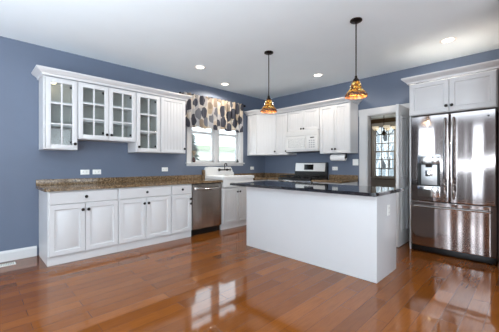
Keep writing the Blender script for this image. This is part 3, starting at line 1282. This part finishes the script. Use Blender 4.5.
for r_ in range(4):
    for c_ in range(3):
        x = .585 + c_ * .048
        z = .205 - r_ * .042
        obj('button', box(B(), x - .017, x + .017, -.4025, -.400, z - .012, z + .012, .001), M['micro_win'], cp)
bm = B()
box(bm, .004, MW_ - .004, -.397, -.375, MH - .108, MH - .004, .004)
vg = obj('vent_grille', bm, M['micro'], t)
bm = B()
for i in range(5):
    z = MH - .092 + i * .017
    box(bm, .03, MW_ - .03, -.399, -.397, z, z + .006)
obj('louver', bm, M['micro'], vg)
obj('bottom_plate', box(B(), .004, MW_ - .004, -.398, -.02, -.012, 0, .001), M['slot'], t)

# ---- paper towel holder
t = thing('paper_towel_holder', 'white paper towel roll hanging under the cabinet by the doorway', 'paper towel', (1.86, -.20, 1.398))
bm = B()
box(bm, 0, .012, -.02, .02, -.085, 0, .002)
box(bm, .308, .32, -.02, .02, -.085, 0, .002)
tube(bm, [(0, 0, -.075), (.32, 0, -.075)], .008)
obj('bracket', bm, M['bronze'], t)
obj('paper_roll', lathe(B(), [(.02, .018), (.058, .018), (.060, .022), (.060, .298), (.058, .302), (.02, .302)], 0, -.075, 28, 'X'), M['paper'], t)
obj('end_cap', lathe(B(), [(.022, .303), (.022, .307), (.0, .3075)], 0, -.075, 20, 'X'), M['bronze'], t)

# ---- refrigerator
t = thing('refrigerator', 'stainless french-door refrigerator with a water dispenser', 'refrigerator', (3.372, 0, 0))
FW = .908
obj('cabinet_case', box(B(), .006, FW - .006, -.66, -.03, .03, 1.84), M['slot'], t, False)
obj('base_grille', box(B(), .01, FW - .01, -.69, -.66, .012, .085, .003), M['black'], t)
bm = B()
for x in (.05, FW - .09):
    for y in (-.64, -.1):
        box(bm, x, x + .04, y, y + .04, 0, .03)
obj('foot', bm, M['black'], t)


def curved_front(bm, x0, x1, z0, z1, yb, yf, bulge, hole=None, n=14):
    """appliance door: a slightly barrel-shaped front, optionally with a rectangular hole."""
    def fy(x):
        u = (x - x0) / (x1 - x0) * 2 - 1
        edge = .012 * max(0, (abs(u) - .93) / .07) ** 2
        return yf - bulge * (1 - u * u) + edge
    xs = sorted(set([x0 + (x1 - x0) * i / n for i in range(n + 1)] + [x0 + .004, x0 + .012, x1 - .012, x1 - .004] + ([hole[0], hole[1]] if hole else [])))
    zs = sorted(set([z0, z0 + .008, z1 - .008, z1] + ([hole[2], hole[3]] if hole else [])))
    G = {}
    for i, x in enumerate(xs):
        for j, z in enumerate(zs):
            e = .006 if j in (0, len(zs) - 1) else 0
            G[i, j] = bm.verts.new((x, fy(x) + e, z))
    for i in range(len(xs) - 1):
        for j in range(len(zs) - 1):
            xm, zm = (xs[i] + xs[i + 1]) / 2, (zs[j] + zs[j + 1]) / 2
            if hole and hole[0] < xm < hole[1] and hole[2] < zm < hole[3]:
                continue
            bm.faces.new((G[i, j], G[i + 1, j], G[i + 1, j + 1], G[i, j + 1]))
    # border back to the body
    def wall(seq):
        back = [bm.verts.new((v.co.x, yb, v.co.z)) for v in seq]
        for a in range(len(seq) - 1):
            bm.faces.new((seq[a], seq[a + 1], back[a + 1], back[a]))
    I, J = len(xs) - 1, len(zs) - 1
    wall([G[i, 0] for i in range(I + 1)])
    wall([G[I, j] for j in range(J + 1)])
    wall([G[i, J] for i in range(I, -1, -1)])
    wall([G[0, j] for j in range(J, -1, -1)])
    if hole:
        ia, ib = xs.index(hole[0]), xs.index(hole[1])
        ja, jb = zs.index(hole[2]), zs.index(hole[3])
        def wall2(seq):
            back = [bm.verts.new((v.co.x, yb - .012, v.co.z)) for v in seq]
            for a in range(len(seq) - 1):
                bm.faces.new((seq[a], back[a], back[a + 1], seq[a + 1]))
        wall2([G[i, ja] for i in range(ia, ib + 1)])
        wall2([G[ib, j] for j in range(ja, jb + 1)])
        wall2([G[i, jb] for i in range(ib, ia - 1, -1)])
        wall2([G[ia, j] for j in range(jb, ja - 1, -1)])
        b4 = [bm.verts.new(c) for c in ((hole[0], yb - .012, hole[2]), (hole[1], yb - .012, hole[2]), (hole[1], yb - .012, hole[3]), (hole[0], yb - .012, hole[3]))]
        bm.faces.new(b4)
    bmesh.ops.remove_doubles(bm, verts=bm.verts, dist=1e-5)
    return fy


def bar_handle(bm, x, z0, z1, y, bow=.028, r=.015):
    pts = [(x, y + .005, z0), (x, y - .03, z0 + .02)]
    for i in range(1, 16):
        u = i / 16
        pts.append((x, y - .035 - bow * math.sin(PI * u), z0 + .02 + (z1 - z0 - .04) * u))
    pts += [(x, y - .03, z1 - .02), (x, y + .005, z1)]
    tube(bm, pts, r, 10)


mid = .452
hole = (.085, .35, .755, 1.325)
bm = B()
curved_front(bm, .002, mid - .003, .70, 1.852, -.655, -.708, .005, hole)
ld = obj('door', bm, M['steel'], t)
# dispenser assembly inside the left door
bm = B()
box(bm, .085, .35, -.712, -.672, 1.205, 1.325, .006)
dh = obj('dispenser_display', bm, M['steel_bright'], ld)
bm = B()
box(bm, .087, .348, -.676, -.668, .755, 1.205)
obj('dispenser_recess', bm, M['slot'], ld, False)
obj('recess_liner', box(B(), .125, .31, -.684, -.676, .92, 1.19, .004), M['aluminium'], ld)
obj('recess_frame', box(B(), .085, .10, -.712, -.676, .90, 1.21, .003), M['black'], ld)
obj('recess_frame', box(B(), .335, .35, -.712, -.676, .90, 1.21, .003), M['black'], ld)
obj('nozzle', box(B(), .18, .255, -.706, -.684, 1.155, 1.205, .006), M['bronze'], ld)
obj('paddle', box(B(), .175, .26, -.696, -.684, 1.035, 1.12, .006), M['steel_bright'], ld)
bm = B()
box(bm, .085, .35, -.716, -.676, .755, .905, .010)
obj('drip_tray', bm, M['steel_bright'], ld)
bm = B()
bar_handle(bm, mid - .045, .76, 1.79, -.712)
obj('handle', bm, M['steel_bright'], ld)
bm = B()
curved_front(bm, mid + .003, FW - .002, .70, 1.852, -.655, -.708, .005)
rd = obj('door', bm, M['steel'], t)
bm = B()
bar_handle(bm, mid + .045, .76, 1.79, -.712)
obj('handle', bm, M['steel_bright'], rd)
obj('badge', lathe(B(), [(.011, -.7095), (.011, -.712), (0, -.7125)], .833, 1.775, 16, 'Y'), M['blackgloss'], rd)
bm = B()
for i in range(5):
    box(bm, .800 + i * .017, .811 + i * .017, -.7125, -.709, .742, .752)
obj('emblem', bm, M['slot'], rd)
bm = B()
curved_front(bm, .002, FW - .002, .09, .692, -.655, -.708, .005)
fz = obj('freezer_drawer', bm, M['steel'], t)
bm = B()
pts = [(.05, -.70, .628), (.055, -.738, .628)]
for i in range(1, 12):
    u = i / 12
    pts.append((.055 + (FW - .11) * u, -.742 - .014 * math.sin(PI * u), .628))
pts += [(FW - .055, -.738, .628), (FW - .05, -.70, .628)]
tube(bm, pts, .013, 10)
obj('handle', bm, M['steel_bright'], fz)
bm = B()
for x in (.03, FW - .09):
    box(bm, x, x + .06, -.70, -.60, 1.841, 1.858, .004)
obj('hinge_cover', bm, M['black'], t)

# ---- valance and rod
t = thing('curtain_valance', 'leaf-print fabric valance over the kitchen window', 'valance', (0, 0, 0))
bm = B()
ny, nz = 150, 10
ya, yb_ = -2.315, -.825


def fold(y, u):
    return .105 + .018 * math.sin(y * 62 + 1.2 * math.sin(y * 9)) + .008 * math.sin(y * 23 + 2) + .012 * u * math.sin(y * 40)


rows = []
for j in range(nz + 1):
    u = j / nz
    row = []
    # returns to the wall at both ends
    row.append((.012, ya))
    row.append((.06, ya))
    for i in range(ny + 1):
        y = ya + (yb_ - ya) * i / ny
        row.append((fold(y, u), y))
    row.append((.06, yb_))
    row.append((.012, yb_))
    rr = []
    for (x, y) in row:
        zt = 2.515 + .006 * math.sin(y * 62)
        zb = 1.895 + .012 * math.sin(y * 21)
        rr.append(bm.verts.new((x, y, zt + (zb - zt) * u)))
    rows.append(rr)
for a, b in zip(rows, rows[1:]):
    for i in range(len(a) - 1):
        bm.faces.new((a[i], a[i + 1], b[i + 1], b[i]))
bmesh.ops.solidify(bm, geom=bm.faces[:], thickness=.003)
tag(t, 'gathered valance of grey, navy and tan leaf print over the kitchen window', 'valance')
obj('fabric', bm, M['valance'], t)
rod = thing('curtain_rod', 'dark curtain rod with finials holding the leaf-print valance', 'curtain rod', (0, 0, 0))
obj('pole', tube(B(), [(.075, ya - .03, 2.49), (.075, yb_ + .03, 2.49)], .010), M['bronze'], rod)
for s, y in ((-1, ya - .03), (1, yb_ + .03)):
    bm = B()
    lathe(bm, [(0, y - .0), (.014, y + s * .004), (.020, y + s * .020), (.026, y + s * .036), (.018, y + s * .052), (0, y + s * .058)], .075, 2.49, 16, 'Y')
    obj('finial', bm, M['bronze'], rod)
    obj('bracket', box(B(), .001, .085, y - s * .015 - .006, y - s * .015 + .006, 2.475, 2.485), M['bronze'], rod)

# ---- sill ornaments
t = thing('flower_vase', 'small dark vase of dried flowers on the left end of the window sill', 'vase', (.022, -2.055, 1.2355))
obj('vase', lathe(B(), [(.018, 0), (.030, .015), (.034, .04), (.026, .07), (.014, .09), (.017, .10), (.013, .098), (.010, .08)], 0, 0, 20), M['vase'], t)
bm = B()
R = random.Random(4)
for i in range(9):
    a = R.uniform(0, 2 * PI)
    r_ = R.uniform(.01, .035)
    top = (r_ * math.cos(a) * .6, r_ * math.sin(a), R.uniform(.15, .215))
    tube(bm, [(0, 0, .08), (top[0] * .4, top[1] * .4, .13), top], .0018, 5)
obj('stem', bm, M['dry'], t)
bm = B()
for i in range(16):
    a = R.uniform(0, 2 * PI)
    r_ = R.uniform(.005, .036)
    bmesh.ops.create_icosphere(bm, subdivisions=1, radius=R.uniform(.007, .013), matrix=Matrix.Translation((r_ * math.cos(a) * .6, r_ * math.sin(a), R.uniform(.14, .225))))
obj('flower_head', bm, M['dry'], t)
t = thing('bud_vase', 'small dark bottle vase with a sprig on the right end of the window sill', 'vase', (.022, -.93, 1.2355))
obj('bottle', lathe(B(), [(.018, 0), (.026, .01), (.027, .03), (.014, .05), (.008, .065), (.010, .075)], 0, 0, 18), M['green_glass'], t)
bm = B()
tube(bm, [(0, 0, .06), (.004, .003, .12), (.0, .008, .17)], .003, 6)
tube(bm, [(.002, .001, .10), (.006, -.008, .15)], .002, 6)
obj('sprig', bm, M['bark'], t)

# ---- floor register
t = thing('floor_register', 'white floor vent against the left baseboard', 'floor vent', (.175, -4.84, 0))
bm = B()
box(bm, -.055, .055, -.15, .15, 0.0005, .006, .002)
obj('frame', bm, M['plate'], t)
bm = B()
for i in range(18):
    y = -.13 + i * .0153
    box(bm, -.038, .038, y - .003, y + .003, .006, .0085)
obj('louver', bm, M['eave'], t)


# ---- pendants
def pendant(label, x, y):
    t = thing('pendant_light', label, 'pendant light', (x, y, H), group='stained glass pendants over the island')
    obj('canopy', lathe(B(), [(.062, -.0005), (.064, -.012), (.05, -.022), (.012, -.028), (0, -.028)], 0, 0, 28), M['bronze'], t)
    zb = 1.925 - H
    obj('rod', tube(B(), [(0, 0, -.02), (0, 0, zb + .20)], .0065), M['bronze'], t)
    obj('socket_cap', lathe(B(), [(.0, zb + .235), (.012, zb + .23), (.016, zb + .205), (.030, zb + .188), (.040, zb + .164), (.034, zb + .160)], 0, 0, 20), M['bronze'], t)
    w2 = lambda a, h: .03 * math.sin(8 * a) * max(0, min(1, (zb + .10 - h) / .08))
    prof = [(.030, zb + .170), (.040, zb + .160), (.048, zb + .135), (.058, zb + .105), (.074, zb + .075), (.092, zb + .050), (.104, zb + .035)]
    bm = B()
    lathe(bm, prof, 0, 0, 48)
    bm.faces.ensure_lookup_table()
    caps = [f for f in bm.faces if len(f.verts) > 4]
    bmesh.ops.delete(bm, geom=caps, context='FACES_ONLY')
    bmesh.ops.solidify(bm, geom=bm.faces[:], thickness=.003)
    sh = obj('lamp_shade', bm, M['tiffany'], t)
    bm = B()
    lathe(bm, [(.104, zb + .035), (.113, zb + .018), (.109, zb + .0)], 0, 0, 48, wave=lambda a, h: .035 * math.sin(10 * a) * (1 if h < zb + .03 else 0))
    caps = [f for f in bm.faces if len(f.verts) > 4]
    bmesh.ops.delete(bm, geom=caps, context='FACES_ONLY')
    bmesh.ops.solidify(bm, geom=bm.faces[:], thickness=.003)
    obj('scalloped_rim', bm, M['rim'], sh)
    obj('bulb', lathe(B(), [(.0, zb + .165), (.012, zb + .16), (.014, zb + .13), (.028, zb + .10), (.026, zb + .08), (0, zb + .066)], 0, 0, 16), M['puck'], t)
    d = bpy.data.lights.new('pendant_lamp', 'POINT')
    d.energy = 5
    d.color = (1, .82, .55)
    d.shadow_soft_size = .04
    o = bpy.data.objects.new('pendant_lamp', d)
    o.location = (0, 0, zb + .03)
    o.parent = t
    COL.objects.link(o)


pendant('bronze pendant with amber stained-glass shade over the left end of the island', 1.98, -2.12)
pendant('bronze pendant with amber stained-glass shade over the right end of the island', 3.225, -2.105)


# ---- recessed lights
def can(label, x, y, e):
    t = thing('recessed_light', label, 'ceiling light', (x, y, H), group='recessed ceiling lights')
    obj('trim_ring', lathe(B(), [(.068, -.0005), (.092, -.0005), (.094, -.004), (.088, -.007), (.070, -.008), (.066, -.004)], 0, 0, 32), M['plate'], t)
    obj('lens', lathe(B(), [(.067, -.003), (.05, -.0085), (0, -.0105)], 0, 0, 28), M['lamp'], t)
    d = bpy.data.lights.new('can_lamp', 'SPOT')
    d.energy = e * 2.0
    d.spot_size = math.radians(165)
    d.spot_blend = .35
    d.shadow_soft_size = .06
    d.color = (1, .88, .74)
    o = bpy.data.objects.new('can_lamp', d)
    o.location = (0, 0, -.03)
    o.parent = t
    COL.objects.link(o)


can('recessed light in the ceiling in front of the glass wall cabinets', .812, -2.461, 16)
can('recessed light in the ceiling right above the leaf-print valance', .362, -1.566, 26)
can('recessed light in the ceiling between the two pendants, toward the back wall', 1.931, -.761, 17)
can('recessed light in the ceiling in front of the refrigerator cabinet', 3.824, -.808, 32)

# ---- dining chandelier
t = thing('chandelier', 'dark chandelier with cream glass shades hanging in the dining room', 'chandelier', (1.30, 4.1, H))
obj('canopy', lathe(B(), [(.065, -.0005), (.06, -.02), (.012, -.035)], 0, 0, 20), M['bronze'], t)
bm = B()
tube(bm, [(0, 0, -.03), (0, 0, -.42)], .008)
lathe(bm, [(.01, -.40), (.03, -.44), (.016, -.48), (.045, -.56), (.05, -.60), (.02, -.66), (.0, -.70)], 0, 0, 20)
obj('stem', bm, M['bronze'], t)
for k in range(5):
    a = 2 * PI * k / 5 + .3
    bm = B()
    pts = []
    for i in range(9):
        u = i / 8
        r_ = .04 + .25 * u
        z = -.58 - .07 * math.sin(PI * u) + .10 * u * u
        pts.append((r_ * math.cos(a), r_ * math.sin(a), z))
    tube(bm, pts, .008, 8)
    arm = obj('arm', bm, M['bronze'], t)
    cx, cy = .29 * math.cos(a), .29 * math.sin(a)
    bm = lathe(B(), [(.02, -.475), (.05, -.465), (.085, -.43), (.098, -.39), (.092, -.39), (.05, -.45), (.0, -.46)], cx, cy, 20)
    obj('glass_shade', bm, M['shade_cream'], arm)
    obj('candle_cup', lathe(B(), [(.012, -.49), (.03, -.48), (.02, -.474)], cx, cy, 14), M['bronze'], arm)
d = bpy.data.lights.new('chandelier_lamp', 'POINT')
d.energy = 10
d.color = (1, .85, .65)
d.shadow_soft_size = .3
o = bpy.data.objects.new('chandelier_lamp', d)
o.location = (0, 0, -.9)
o.parent = t
COL.objects.link(o)
